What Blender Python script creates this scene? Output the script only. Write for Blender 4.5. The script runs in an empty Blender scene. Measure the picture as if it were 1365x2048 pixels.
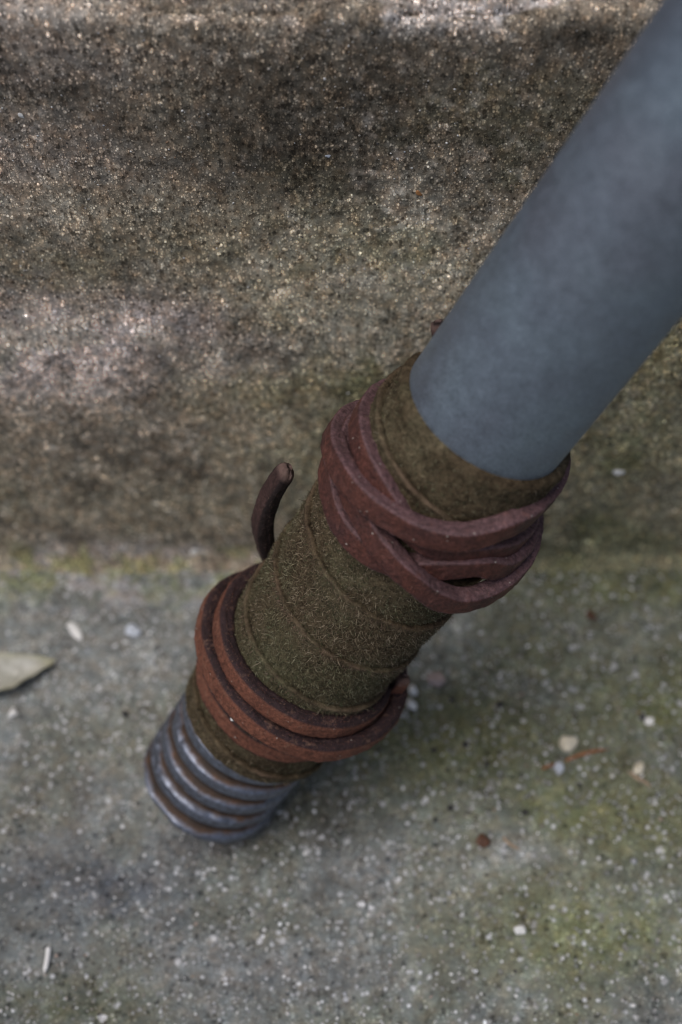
import bpy, math, random
import numpy as np
from mathutils import Vector

# ------------------------------------------------------------------ camera
scene = bpy.context.scene
FPX, CX, CY = 2844.0, 682.5, 1024.0          # focal length and centre in photo pixels (1365 x 2048)
PITCH = math.radians(55.0)
CAM = np.array([0.0, 0.0, 0.30848])
cam_data = bpy.data.cameras.new("camera")
cam = bpy.data.objects.new("camera", cam_data)
scene.collection.objects.link(cam)
cam.location = CAM
cam.rotation_euler = (math.pi / 2 - PITCH, 0, 0)
cam_data.sensor_fit = 'VERTICAL'
cam_data.sensor_height = 36.0
cam_data.sensor_width = 24.0
cam_data.lens = FPX / 2048.0 * 36.0
cam_data.clip_start = 0.01
cam_data.clip_end = 50.0
cam_data.dof.use_dof = True
cam_data.dof.focus_distance = 0.2615
cam_data.dof.aperture_fstop = 10.0
cam_data.dof.aperture_blades = 0
scene.camera = cam

# ------------------------------------------------------------------ sky, sun, exposure
SUN_EL, SUN_AZ = math.radians(68), math.radians(-125)   # azimuth from +Y towards +X
world = bpy.data.worlds.new("World")
scene.world = world
world.use_nodes = True
wn = world.node_tree.nodes
bg = wn["Background"]
sky = wn.new("ShaderNodeTexSky")
sky.sky_type = 'NISHITA'
sky.sun_disc = False
sky.sun_elevation = SUN_EL
sky.sun_rotation = SUN_AZ
sky.air_density = 1.0
sky.dust_density = 4.0
sky.ozone_density = 1.0
world.node_tree.links.new(sky.outputs[0], bg.inputs[0])
bg.inputs[1].default_value = 0.068
sun_d = bpy.data.lights.new("sun", 'SUN')
sun_d.energy = 1.45
sun_d.angle = math.radians(38)
sun_d.color = (1.0, 0.95, 0.90)
sun = bpy.data.objects.new("sun", sun_d)
scene.collection.objects.link(sun)
sdir = Vector((math.sin(SUN_AZ) * math.cos(SUN_EL), math.cos(SUN_AZ) * math.cos(SUN_EL), math.sin(SUN_EL)))
sun.rotation_euler = sdir.to_track_quat('Z', 'Y').to_euler()
sun.location = sdir * 2
scene.view_settings.view_transform = 'Standard'
scene.view_settings.look = 'None'
scene.view_settings.gamma = 1.0
scene.view_settings.exposure = 0.15
scene.view_settings.use_curve_mapping = False
scene.cycles.use_denoising = True
scene.cycles.denoiser = 'OPENIMAGEDENOISE'
scene.cycles.denoising_input_passes = 'RGB_ALBEDO_NORMAL'
scene.cycles.denoising_prefilter = 'ACCURATE'
scene.cycles.filter_width = 1.1

# ------------------------------------------------------------------ pixel -> place helpers
fw = np.array([0, math.cos(PITCH), -math.sin(PITCH)])
up = np.array([0, math.sin(PITCH), math.cos(PITCH)])
rt = np.array([1.0, 0, 0])
def ray(x, y):
    return fw + rt * (x - CX) / FPX - up * (y - CY) / FPX
def on_ground(x, y, z=0.0):
    r = ray(x, y)
    return CAM + r * ((z - CAM[2]) / r[2])
WALL_Y = 0.2008                              # riser plane, met by the ground along one line
STEP_H = 0.165
def on_wall(x, y):
    r = ray(x, y)
    return CAM + r * (WALL_Y / r[1])
# the pole: foot on the ground, direction of its axis, and a frame round it
FOOT = np.array([-0.0335, 0.13554, 0.0])
AX = np.array([0.43588834, 0.13100455, 0.89041516]); AX /= np.linalg.norm(AX)
e1 = CAM - FOOT; e1 = e1 - AX * (e1 @ AX); e1 /= np.linalg.norm(e1)
e2 = np.cross(AX, e1)
def cyl(s, ph, r):
    """s in mm along the axis, ph in degrees, r in mm"""
    s = np.asarray(s, float) * 1e-3; ph = np.radians(np.asarray(ph, float)); r = np.asarray(r, float) * 1e-3
    return FOOT + s[..., None] * AX + (r * np.cos(ph))[..., None] * e1 + (r * np.sin(ph))[..., None] * e2

rng = np.random.default_rng(11)
random.seed(5)
col = scene.collection

# ------------------------------------------------------------------ numpy noise
_lat = rng.random((256, 256))
def vnoise(u, v):
    u = np.asarray(u, float); v = np.asarray(v, float)
    iu = np.floor(u).astype(int); iv = np.floor(v).astype(int)
    fu = u - iu; fv = v - iv
    fu = fu * fu * (3 - 2 * fu); fv = fv * fv * (3 - 2 * fv)
    a = _lat[iu % 256, iv % 256]; b = _lat[(iu + 1) % 256, iv % 256]
    c = _lat[iu % 256, (iv + 1) % 256]; d = _lat[(iu + 1) % 256, (iv + 1) % 256]
    return (a * (1 - fu) + b * fu) * (1 - fv) + (c * (1 - fu) + d * fu) * fv
def fbm(u, v, o=4, g=0.5):
    t = 0; a = 1.0; n = 0
    for k in range(o):
        t = t + a * vnoise(u * 2 ** k + 17.3 * k, v * 2 ** k + 41.7 * k); n += a; a *= g
    return t / n
def sstep(x, a, b):
    t = np.clip((x - a) / (b - a), 0, 1)
    return t * t * (3 - 2 * t)

# ------------------------------------------------------------------ mesh helpers
def mesh_obj(name, verts, faces, mat=None, parent=None, smooth=True, attrs=None):
    me = bpy.data.meshes.new(name)
    verts = np.asarray(verts, dtype=np.float32)
    if isinstance(faces, np.ndarray):
        nv = faces.shape[1]
        me.vertices.add(len(verts)); me.vertices.foreach_set("co", verts.ravel())
        me.loops.add(faces.size); me.loops.foreach_set("vertex_index", faces.ravel().astype(np.int32))
        me.polygons.add(len(faces))
        me.polygons.foreach_set("loop_start", np.arange(0, faces.size, nv, dtype=np.int32))
        me.update(calc_edges=True)
    else:
        me.from_pydata([tuple(map(float, v)) for v in verts], [], faces)
    if smooth:
        me.polygons.foreach_set("use_smooth", np.ones(len(me.polygons), dtype=bool))
    for k, a in (attrs or {}).items():
        a = np.asarray(a, dtype=np.float32)
        if a.ndim == 1:
            at = me.attributes.new(k, 'FLOAT', 'POINT'); at.data.foreach_set("value", a)
        else:
            at = me.attributes.new(k, 'FLOAT_COLOR', 'POINT')
            if a.shape[1] == 3: a = np.c_[a, np.ones(len(a), dtype=np.float32)]
            at.data.foreach_set("color", a.ravel())
    me.update()
    o = bpy.data.objects.new(name, me)
    col.objects.link(o)
    if mat: me.materials.append(mat)
    if parent: o.parent = parent
    return o
def grid_faces(nu, nv, wrap_v=False):
    """vertices stored as index = i*nv + j"""
    i = np.arange(nu - 1)[:, None]; j = np.arange(nv if wrap_v else nv - 1)[None, :]
    j2 = (j + 1) % nv
    return np.stack([i * nv + j, i * nv + j2, (i + 1) * nv + j2, (i + 1) * nv + j], -1).reshape(-1, 4)
def tag(o, label, cat, group=None):
    o["label"] = label; o["category"] = cat
    if group: o["group"] = group
    return o

# ------------------------------------------------------------------ material helpers
class NT:
    def __init__(s, name):
        s.m = bpy.data.materials.new(name); s.m.use_nodes = True
        s.t = s.m.node_tree; s.b = s.t.nodes["Principled BSDF"]
    def n(s, typ, **kw):
        nd = s.t.nodes.new(typ)
        for k, v in kw.items():
            if k.startswith("in_"):
                key = k[3:]; nd.inputs[int(key) if key.isdigit() else key].default_value = v
            else: setattr(nd, k, v)
        return nd
    def l(s, a, b): s.t.links.new(a, b)
    def pos(s):
        return s.n("ShaderNodeTexCoord").outputs["Object"]
    def noise(s, vec, scale, detail=3, rough=0.55):
        nd = s.n("ShaderNodeTexNoise"); nd.inputs["Scale"].default_value = scale
        nd.inputs["Detail"].default_value = detail; nd.inputs["Roughness"].default_value = rough
        s.l(vec, nd.inputs["Vector"]); return nd
    def vor(s, vec, scale, feature='F1', rnd=1.0):
        nd = s.n("ShaderNodeTexVoronoi", feature=feature); nd.inputs["Scale"].default_value = scale
        nd.inputs["Randomness"].default_value = rnd
        s.l(vec, nd.inputs["Vector"]); return nd
    def ramp(s, fac, stops, interp='LINEAR'):
        nd = s.n("ShaderNodeValToRGB"); cr = nd.color_ramp; cr.interpolation = interp
        while len(cr.elements) > 1: cr.elements.remove(cr.elements[-1])
        cr.elements[0].position = stops[0][0]; cr.elements[0].color = tuple(stops[0][1]) + (1,)
        for p, c in stops[1:]:
            e = cr.elements.new(p); e.color = tuple(c) + (1,)
        s.l(fac, nd.inputs[0]); return nd.outputs[0]
    def math(s, op, a, b=None, clamp=False):
        nd = s.n("ShaderNodeMath", operation=op, use_clamp=clamp)
        for k, v in enumerate((a, b)):
            if v is None: continue
            if isinstance(v, (int, float)): nd.inputs[k].default_value = v
            else: s.l(v, nd.inputs[k])
        return nd.outputs[0]
    def mix(s, fac, a, b, blend='MIX'):
        nd = s.n("ShaderNodeMix", data_type='RGBA', blend_type=blend)
        for k, v in ((0, fac), (6, a), (7, b)):
            if isinstance(v, (int, float)): nd.inputs[k].default_value = v
            elif isinstance(v, (tuple, list)): nd.inputs[k].default_value = tuple(v) + (1,)
            else: s.l(v, nd.inputs[k])
        return nd.outputs[2]
    def attr(s, name, fac=False):
        nd = s.n("ShaderNodeAttribute", attribute_name=name)
        return nd.outputs["Fac" if fac else "Color"]
    def bump(s, h, dist, strength=1.0, normal=None):
        nd = s.n("ShaderNodeBump"); nd.inputs["Distance"].default_value = dist
        nd.inputs["Strength"].default_value = strength
        s.l(h, nd.inputs["Height"])
        if normal is not None: s.l(normal, nd.inputs["Normal"])
        return nd.outputs[0]

def g3(v): return (v, v, v)

def concrete_material(name, base_scale, base_lo, base_hi, layers, bumpd, film):
    """weathered concrete: cement film with isolated sand grains showing; large stains and the painted foot shade come from the surface's own 'tint' attribute"""
    M = NT(name); mp = M.n("ShaderNodeMapping"); mp.inputs["Scale"].default_value = film; M.l(M.pos(), mp.inputs[0]); p = mp.outputs[0]
    tint = M.attr("tint")
    nb = M.noise(p, base_scale, 8, .72); nm = M.noise(p, base_scale * .28, 6, .65); nd = M.noise(p, 75, 5, .6)
    c = M.mix(1.0, tint, M.ramp(nb.outputs[0], [(0.30, g3(base_lo)), (0.5, g3(.95)), (0.70, g3(base_hi))]), 'MULTIPLY')
    c = M.mix(1.0, c, M.ramp(nm.outputs[0], [(0.30, g3(.68)), (0.5, g3(1)), (0.70, g3(1.4))]), 'MULTIPLY')
    warm = M.noise(p, base_scale * .55, 4, .6)
    hs = M.n("ShaderNodeSeparateColor"); M.l(warm.outputs[1], hs.inputs[0])
    c = M.mix(1.0, c, M.ramp(hs.outputs[0], [(0.35, (1.07, .985, .92)), (0.5, (1, 1, 1)), (0.65, (.94, 1.0, 1.06))]), 'MULTIPLY')
    dens = M.ramp(nd.outputs[0], [(0.38, g3(0)), (0.60, g3(1.1))])
    h = M.math('MULTIPLY', nb.outputs[0], 1.3)
    for scale, prob, rmin, rmax, lo, hi, mixv, mode in layers:
        v = M.vor(p, scale); sc = M.n("ShaderNodeSeparateColor"); M.l(v.outputs["Color"], sc.inputs[0])
        keep = M.math('GREATER_THAN', M.math('ADD', sc.outputs[0], M.math('MULTIPLY', dens, .35)), 1.35 - prob)
        rad = M.math('ADD', M.math('MULTIPLY', sc.outputs[1], rmax - rmin), rmin)
        wob = M.math('MULTIPLY', M.math('SUBTRACT', nb.outputs[0], .5), 1.25)
        d = M.math('SUBTRACT', rad, M.math('ADD', v.outputs["Distance"], wob))
        msk = M.math('MULTIPLY', M.math('MULTIPLY', d, 9.0, True), keep, True)
        shade = M.ramp(sc.outputs[2], [(0.0, lo), (0.7, tuple(.5 * (a + b) for a, b in zip(lo, hi))), (1.0, hi)])
        if mode == 'MULTIPLY': shade = M.mix(1.0, c, shade, 'MULTIPLY')
        c = M.mix(M.math('MULTIPLY', msk, mixv), c, shade)
        h = M.math('ADD', h, M.math('MULTIPLY', msk, .45 if mode == 'MIX' or hi[0] > 1 else -.35))
    M.l(c, M.b.inputs["Base Color"])
    M.b.inputs["Roughness"].default_value = 0.85
    M.b.inputs["Specular IOR Level"].default_value = 0.3
    M.l(M.bump(h, bumpd), M.b.inputs["Normal"])
    return M.m
mat_ground = concrete_material("ground_concrete", 560, .58, 1.45, [
    (430, .6, .20, .55, (1.2, 1.2, 1.2), (1.8, 1.8, 1.85), .7, 'MULTIPLY'),
    (640, .55, .20, .50, (.30, .30, .33), (.65, .63, .60), .8, 'MULTIPLY'),
    (820, .60, .15, .55, (.20, .205, .20), (.72, .74, .78), .75, 'MIX'),
    (400, .30, .15, .42, (.22, .22, .21), (.70, .71, .74), .75, 'MIX'),
    (1500, .7, .30, .60, (1.3, 1.28, 1.25), (2.8, 2.8, 2.8), .8, 'MULTIPLY')], 0.00026, (1, 1, 1))
mat_step = concrete_material("step_concrete", 900, .45, 1.8, [
    (640, .6, .25, .60, (1.25, 1.2, 1.15), (2.0, 1.9, 1.8), .7, 'MULTIPLY'),
    (1100, .6, .25, .55, (.25, .24, .23), (.6, .58, .55), .8, 'MULTIPLY'),
    (1300, .7, .25, .58, (1.5, 1.45, 1.4), (3.6, 3.5, 3.4), .85, 'MULTIPLY'),
    (2300, .75, .30, .65, (1.4, 1.38, 1.35), (4.2, 4.2, 4.2), .85, 'MULTIPLY')], 0.00030, (1, 1, .72))

def grain_material():
    M = NT("sand_grain"); c = M.attr("tint"); p = M.pos()
    n = M.noise(p, 2500, 2); c2 = M.mix(1.0, c, M.ramp(n.outputs[0], [(0.3, g3(0.7)), (0.7, g3(1.2))]), 'MULTIPLY')
    M.l(c2, M.b.inputs["Base Color"]); M.b.inputs["Roughness"].default_value = 0.5
    return M.m
mat_grain = grain_material()

# ------------------------------------------------------------------ stains of ground and riser, plus shade painted at the pole foot, in metres on the surface
def blobs(base, A, B, lst, seed):
    """A,B surface coordinates; lst of (a,b,ra,rb,colour,strength); edges broken up by noise"""
    c = np.ones(A.shape + (3,)) * np.array(base)
    w = 0.006 * (fbm(A * 160 + seed, B * 160, 4, .6) - .5)
    w2 = 0.006 * (fbm(A * 160 + seed + 60, B * 160 + 33, 4, .6) - .5)
    br = fbm(A * 420 + seed * 2, B * 420 + 9, 4, .65)
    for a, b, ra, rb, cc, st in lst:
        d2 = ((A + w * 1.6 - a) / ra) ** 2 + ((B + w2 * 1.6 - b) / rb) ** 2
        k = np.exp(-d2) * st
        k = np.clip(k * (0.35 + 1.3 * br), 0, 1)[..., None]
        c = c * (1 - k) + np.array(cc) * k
    return c
def wp(x, y, rx, ry, c, s):
    q = on_wall(x, y); q2 = on_wall(x + rx, y); q3 = on_wall(x, y + ry)
    return (q[0], q[2], abs(q2[0] - q[0]), abs(q3[2] - q[2]), c, s)
def gp(x, y, rx, ry, c, s):
    q = on_ground(x, y); q2 = on_ground(x + rx, y); q3 = on_ground(x, y + ry)
    return (q[0], q[1], abs(q2[0] - q[0]), abs(q3[1] - q[1]), c, s)

W_DARK = (0.080, 0.067, 0.052); W_MID = (0.200, 0.170, 0.138); W_PALE = (0.46, 0.41, 0.38)
W_MOSS = (0.115, 0.118, 0.050); W_MAUVE = (0.52, 0.44, 0.425); W_BEIGE = (0.40, 0.345, 0.25)
wall_blobs = [
    wp(700, 210, 900, 150, W_DARK, .95), wp(980, 130, 420, 90, (0.13, .112, .092), .7), wp(620, 170, 260, 120, W_DARK, .8),
    wp(60, 110, 240, 90, (0.25, .21, .19), .6), wp(60, 320, 280, 70, (0.24, .20, .18), .7), wp(560, 320, 280, 80, W_DARK, .9),
    wp(1050, 330, 160, 80, (0.15, .135, .11), .5),
    wp(300, 420, 340, 60, (0.27, .23, .185), .75), wp(640, 520, 260, 75, W_BEIGE, .95), wp(880, 430, 150, 70, (0.31, .285, .245), .75),
    wp(560, 600, 220, 50, W_BEIGE, .8), wp(820, 560, 140, 60, (0.34, .315, .25), .8),
    wp(110, 545, 260, 34, (0.18, .155, .11), .8), wp(60, 680, 280, 75, W_MAUVE, .98), wp(300, 640, 200, 50, W_MAUVE, .7),
    wp(480, 725, 130, 40, (0.48, .43, .40), .75), wp(180, 760, 240, 50, W_MAUVE, .6), wp(690, 640, 130, 40, (0.40, .37, .30), .8), wp(720, 700, 110, 40, (0.42, .40, .35), .7),
    wp(560, 780, 220, 60, (0.25, .225, .14), .7), wp(760, 760, 120, 60, (0.22, .205, .12), .7), wp(300, 860, 330, 60, (0.28, .24, .195), .7),
    wp(100, 950, 260, 60, (0.22, .19, .15), .6), wp(380, 1010, 420, 60, (0.22, .195, .15), .8), wp(640, 900, 180, 70, (0.25, .23, .16), .7),
    wp(1250, 880, 220, 130, (0.22, .205, .125), .85), wp(1300, 700, 120, 80, (0.27, .235, .125), .8), wp(1200, 1050, 240, 60, (0.20, .19, .125), .85),
]
G_BASE = (0.222, 0.232, 0.226)
ground_blobs = [
    gp(200, 1320, 340, 110, (0.29, .29, .28), .7), gp(1150, 1260, 300, 110, (0.28, .285, .27), .7), gp(1270, 1260, 130, 70, (0.40, .41, .42), .7),
    gp(900, 1480, 340, 140, (0.150, .155, .082), .95), gp(1200, 1640, 240, 100, (0.175, .185, .092), .95), gp(1320, 1400, 150, 90, (0.170, .180, .088), .9), gp(1200, 1160, 320, 50, (0.17, .175, .095), .9),
    gp(1020, 1330, 120, 70, (0.20, .205, .14), .7), gp(1030, 1370, 60, 40, (0.15, .16, .175), .7),
    gp(620, 1630, 140, 60, (0.095, .092, .078), .9), gp(450, 1695, 150, 40, (0.085, .080, .078), .95), gp(230, 1770, 200, 75, (0.105, .11, .125), .9), gp(90, 1740, 120, 60, (0.13, .135, .145), .6),  # first two paint the foot's contact shade, with some grime, into the tint
    gp(80, 1600, 150, 120, (0.22, .205, .195), .6), gp(500, 1950, 380, 90, (0.27, .265, .265), .6), gp(130, 2010, 200, 60, (0.15, .155, .10), .75),
    gp(1180, 1860, 260, 110, (0.180, .19, .10), .95), gp(850, 1760, 200, 70, (0.31, .31, .315), .75), gp(620, 1830, 160, 50, (0.17, .17, .155), .6),
    gp(700, 2030, 160, 50, (0.17, .175, .12), .6), gp(330, 1480, 160, 120, (0.22, .215, .185), .5), gp(1050, 1720, 120, 50, (0.34, .34, .345), .6),
]

# ------------------------------------------------------------------ ground sheet
def axis_pts(lo, hi, flo, fhi, fine, coarse):
    a = np.arange(flo, fhi + fine / 2, fine)
    def side(x0, x1):
        pts = []; step = fine; x = x0; sgn = 1 if x1 > x0 else -1
        while abs(x - x1) > 1e-6:
            step = min(step * 1.25, coarse); x = x + sgn * step
            if (x - x1) * sgn > 0: x = x1
            pts.append(x)
        return np.array(pts)
    l = side(flo, lo)[::-1]; r = side(fhi, hi)
    return np.concatenate([l, a, r])
FINE = 0.00055
gx = axis_pts(-1.2, 1.2, -0.095, 0.095, FINE, 0.03)
gy = axis_pts(-1.2, 0.2070, 0.082, 0.2065, FINE, 0.03)
GX, GY = np.meshgrid(gx, gy, indexing='ij')
def ground_h(x, y):
    h = 0.0011 * (fbm(x * 55, y * 55 + 7, 3) - .5) + 0.0006 * (fbm(x * 320 + 3, y * 320, 3) - .5)
    h = h + 0.00022 * (vnoise(x * 1150, y * 1150) - .5)
    return h
GZ = ground_h(GX, GY)
def ground_z(x, y): return float(ground_h(np.array(x), np.array(y)))
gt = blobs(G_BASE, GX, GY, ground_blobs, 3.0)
big = fbm(GX * 30 + 5, GY * 30 + 80, 4)[..., None]
mossg = sstep(fbm(GX * 45 + 90, GY * 45 + 10, 4), .5, .68)[..., None]
blot = fbm(GX * 75 + 45, GY * 75 + 61, 5, .62)[..., None]
gt = gt * (0.55 + 0.66 * big) * (0.62 + .72 * blot) * np.array((.97, 1.0, 1.0))
mossg = mossg * (.6 + .9 * sstep(GX, -.01, .05)[..., None])
gt = gt * (1 - .42 * mossg) + np.array((0.15, .156, .090)) * .42 * mossg
# yellow-green moss along the joint with the riser
jm = np.exp(-((GY - WALL_Y + .004) / .008) ** 2) * sstep(fbm(GX * 150 + 2, GY * 150 + 55, 5, .65), .46, .58) * sstep(-GX, -.03, .02)
js = np.exp(-((GY - WALL_Y + .007) / .0075) ** 2)
jp = ((.08 + .92 * sstep(-GX, -.005, .03)) * js * sstep(fbm(GX * 190 + 31, GY * 190 + 15, 5, .65), .47, .58) * (.3 + .7 * sstep(-GX, -.02, .02)))[..., None]
gt = gt * (1 - .75 * jp) + np.array((0.43, .41, .42)) * .75 * jp
jm = np.clip(jm + .5 * js * sstep(fbm(GX * 170 + 12, GY * 220 + 5, 5, .65), .48, .58), 0, 1)
gt = gt * (1 - .6 * jm[..., None]) + np.array((0.27, .29, .12)) * .6 * jm[..., None]
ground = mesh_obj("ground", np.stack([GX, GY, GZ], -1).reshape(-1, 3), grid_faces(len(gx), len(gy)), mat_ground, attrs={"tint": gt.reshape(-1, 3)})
ground["kind"] = "structure"

# ------------------------------------------------------------------ concrete step: fillet, riser, worn nose, tread (one swept sheet closed at the back)
NOSE = 0.0035
prof = []                                   # (offset from riser plane towards +y, z, arc)
def add_line(a, b, step):
    n = max(2, int(np.hypot(b[0] - a[0], b[1] - a[1]) / step))
    for k in range(n): prof.append((a[0] + (b[0] - a[0]) * k / n, a[1] + (b[1] - a[1]) * k / n))
for k in range(9):                          # mortar fillet at the foot
    t = k / 9 * math.pi / 2
    prof.append((-0.0065 + 0.0065 * math.sin(t), -0.0012 + 0.0075 * (1 - math.cos(t))))
add_line((0, 0.0063), (0, STEP_H - NOSE), FINE)
for k in range(12):
    t = k / 12 * math.pi / 2
    prof.append((NOSE - NOSE * math.cos(t), STEP_H - NOSE + NOSE * math.sin(t)))
add_line((NOSE, STEP_H), (0.05, STEP_H), 0.0008)
yy = 0.05
while yy < 0.9: prof.append((yy, STEP_H)); yy += 0.02
prof = np.array(prof)
arc = np.concatenate([[0], np.cumsum(np.hypot(*np.diff(prof, axis=0).T))])
nrm = np.gradient(prof, axis=0); nrm = np.stack([-nrm[:, 1], nrm[:, 0]], 1); nrm /= np.linalg.norm(nrm, axis=1)[:, None]
sx = axis_pts(-1.2, 1.2, -0.095, 0.095, FINE, 0.03)
SX, SA = np.meshgrid(sx, arc, indexing='ij')
PO = np.broadcast_to(prof[None, :, 0], SX.shape); PZ = np.broadcast_to(prof[None, :, 1], SX.shape)
NO = np.broadcast_to(nrm[None, :, 0], SX.shape); NZ = np.broadcast_to(nrm[None, :, 1], SX.shape)
disp = 0.0009 * (fbm(SX * 38 + 11, SA * 38, 3) - .5) + 0.0006 * (fbm(SX * 260, SA * 260 + 5, 3) - .5) + 0.00025 * (vnoise(SX * 1250 + 9, SA * 1250) - .5)
nose_k = np.exp(-((SA - (STEP_H + .0042)) / .0034) ** 2)
foot_k = np.exp(-((PZ - .003) / .006) ** 2) * (SA < .05)
disp = disp - nose_k * 0.0028 * sstep(fbm(SX * 70 + 31, SA * 90, 4, .6), .4, .75) + foot_k * 0.0024 * (fbm(SX * 140 + 3, SA * 140 + 70, 3) - .42)
SY = WALL_Y + PO + NO * disp; SZ = PZ + NZ * disp
st = blobs(W_MID, SX, PZ, wall_blobs, 21.0)
big = fbm(SX * 60 + 50, SA * 36 + 8, 5, .6)[..., None]
st = st * (0.62 + 0.76 * big)
crust = sstep(fbm(SX * 380 + 7, SA * 460 + 40, 4, .7), .54, .70)[..., None] * (0.25 + .85 * sstep(fbm(SX * 30 + 70, SA * 30, 3), .42, .62)[..., None])
st = st * (1 - .6 * crust) + (st * 1.2 + np.array(W_PALE) * .45) * .6 * crust
reg = .10 + 0 * SX
for cx_, cy_, rx_, ry_, k_ in ((640, 540, 300, 120, .9), (60, 690, 320, 80, 1.0), (480, 715, 170, 50, .9), (880, 460, 200, 90, .7), (700, 690, 190, 70, .9), (220, 430, 280, 60, .55), (100, 330, 240, 60, .4), (1280, 780, 120, 120, .5), (330, 880, 260, 60, .3)):
    q_ = on_wall(cx_, cy_); qx_ = on_wall(cx_ + rx_, cy_); qy_ = on_wall(cx_, cy_ + ry_)
    reg = np.maximum(reg, k_ * np.exp(-((SX - q_[0]) / (qx_[0] - q_[0])) ** 2 - ((PZ - q_[2]) / (qy_[2] - q_[2])) ** 2))
lich = sstep(fbm(SX * 170 + 3, SA * 120 + 90, 6, .74) + .16 * (reg - .6), .49, .57)[..., None] * np.clip(reg * 1.1, 0, 1)[..., None]
st = st * (1 - .62 * lich) + (np.array((0.50, .445, .375)) * (.75 + .5 * big)) * .62 * lich
stain = sstep(fbm(SX * 120 + 63, SA * 85 + 20, 5, .68), .55, .68)[..., None]
st = st * (1 - .40 * stain) * 1.32
mo = sstep(fbm(SX * 60 + 17, SA * 60 + 27, 4), .54, .72)[..., None]
mo = mo * (.5 + 1.1 * sstep(SX, -.03, .03)[..., None])
mo = mo * (1 - .7 * sstep(PZ, .10, .14)[..., None])
st = st * (1 - .34 * mo) + np.array((0.160, .162, .080)) * .34 * mo
st = st * np.array((1.0, .995, .955))
# worn pale nose, darker tread behind it
pale = nose_k * sstep(fbm(SX * 75 + 5, SA * 130 + 3, 5, .66), .42, .55)
pale = pale * (0.10 + .9 * np.exp(-((SX - .026) / .028) ** 2) + .2 * np.exp(-((SX + .07) / .02) ** 2))
pale = np.clip(pale * 1.3, 0, 1)[..., None]
tread = sstep(SA, STEP_H + .0055, STEP_H + .0080)[..., None]
st = st * (1 - tread) + (np.array((0.034, .029, .024)) * (0.6 + .8 * big)) * tread
st = st * (1 - pale) + np.array((0.56, .51, .48)) * pale
# foot of the riser: pale mortar lumps and yellow moss
fm = (foot_k * sstep(fbm(SX * 120 + 23, SA * 160 + 5, 4), .36, .55))[..., None]
fm = fm * (.12 + .88 * sstep(-SX, -.005, .03)[..., None])
st = st * (1 - .75 * fm) + np.array((0.36, .335, .33)) * .75 * fm
fr_ = (np.exp(-((PZ - .002) / .008) ** 2) * (SA < .05) * sstep(SX, -.01, .03))[..., None]
st = st * (1 - .6 * fr_) + np.array((0.19, .19, .11)) * .6 * fr_
fg = (np.exp(-((PZ - .001) / .006) ** 2) * (SA < .05) * sstep(fbm(SX * 170 + 73, SA * 200 + 5, 5, .65), .47, .58) * (0.35 + .65 * sstep(-SX, -.02, .03)))[..., None]
st = st * (1 - .6 * fg) + np.array((0.22, .23, .09)) * .6 * fg
step = mesh_obj("step", np.stack([SX, SY, SZ], -1).reshape(-1, 3), grid_faces(len(sx), len(arc))[:, ::-1].copy(), mat_step, attrs={"tint": st.reshape(-1, 3)})
step["kind"] = "structure"

# ------------------------------------------------------------------ loose and half-sunk sand grains (uncountable)
def ico():
    t = (1 + 5 ** .5) / 2
    v = np.array([(-1, t, 0), (1, t, 0), (-1, -t, 0), (1, -t, 0), (0, -1, t), (0, 1, t), (0, -1, -t), (0, 1, -t), (t, 0, -1), (t, 0, 1), (-t, 0, -1), (-t, 0, 1)])
    fcs = np.array([(0, 11, 5), (0, 5, 1), (0, 1, 7), (0, 7, 10), (0, 10, 11), (1, 5, 9), (5, 11, 4), (11, 10, 2), (10, 7, 6), (7, 1, 8), (3, 9, 4), (3, 4, 2), (3, 2, 6), (3, 6, 8), (3, 8, 9), (4, 9, 5), (2, 4, 11), (6, 2, 10), (8, 6, 7), (9, 8, 1)])
    return v / np.linalg.norm(v[0]), fcs
IV, IF = ico()
PAL = np.array([(0.80, .80, .80), (0.62, .61, .60), (0.42, .39, .35), (0.30, .28, .25), (0.20, .18, .15), (0.10, .09, .08), (0.045, .042, .045), (0.26, .17, .11), (0.45, .47, .52), (0.38, .29, .25)])
def grains(name, pts, nor, size, pal_w, label=None):
    n = len(pts)
    V = IV[None] * (1 + .28 * rng.standard_normal((n, 12, 1)).clip(-1.2, 1.2))
    q = rng.standard_normal((n, 3, 3)); q, _ = np.linalg.qr(q)
    V = np.einsum('nij,nkj->nki', q, V * rng.uniform(.6, 1.25, (n, 1, 3)))
    V = V * size[:, None, None]
    V = V - nor[:, None, :] * np.einsum('nki,ni->nk', V, nor)[..., None] * .45          # flattened against the surface
    V = V + pts[:, None, :] + nor[:, None, :] * (size * .05)[:, None, None]
    Fc = (IF[None] + 12 * np.arange(n)[:, None, None]).reshape(-1, 3)
    c = PAL[rng.choice(len(PAL), n, p=np.array(pal_w) / sum(pal_w))] * rng.uniform(.75, 1.15, (n, 1))
    c = np.repeat(c, 12, 0)
    o = mesh_obj(name, V.reshape(-1, 3), Fc, mat_grain, smooth=False, attrs={"tint": c})
    o["kind"] = "stuff"
    return o
ng = 9000
x = rng.uniform(-.11, .11, ng); y = rng.uniform(.075, WALL_Y - .002, ng)
keep = fbm(x * 60 + 4, y * 60, 3) + rng.uniform(-.25, .25, ng) > .45
x = x[keep]; y = y[keep]; n = len(x)
sz = 0.00013 + 0.00034 * rng.random(n) ** 3 + 0.00035 * (rng.random(n) > .97) * rng.random(n)
pts = np.stack([x, y, ground_h(x, y)], 1)
g = grains("ground_grit", pts, np.tile([0., 0, 1], (n, 1)), sz, [26, 20, 12, 8, 5, 4, 5, 2, 14, 3])
g["label"] = "pale sand grains and grit scattered over the concrete ground"; g["category"] = "grit"
ns = 9000
x = rng.uniform(-.10, .10, ns); z = rng.uniform(.001, STEP_H - .002, ns)
keep = fbm(x * 70 + 44, z * 70 + 12, 3) + rng.uniform(-.25, .25, ns) > .5
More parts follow.
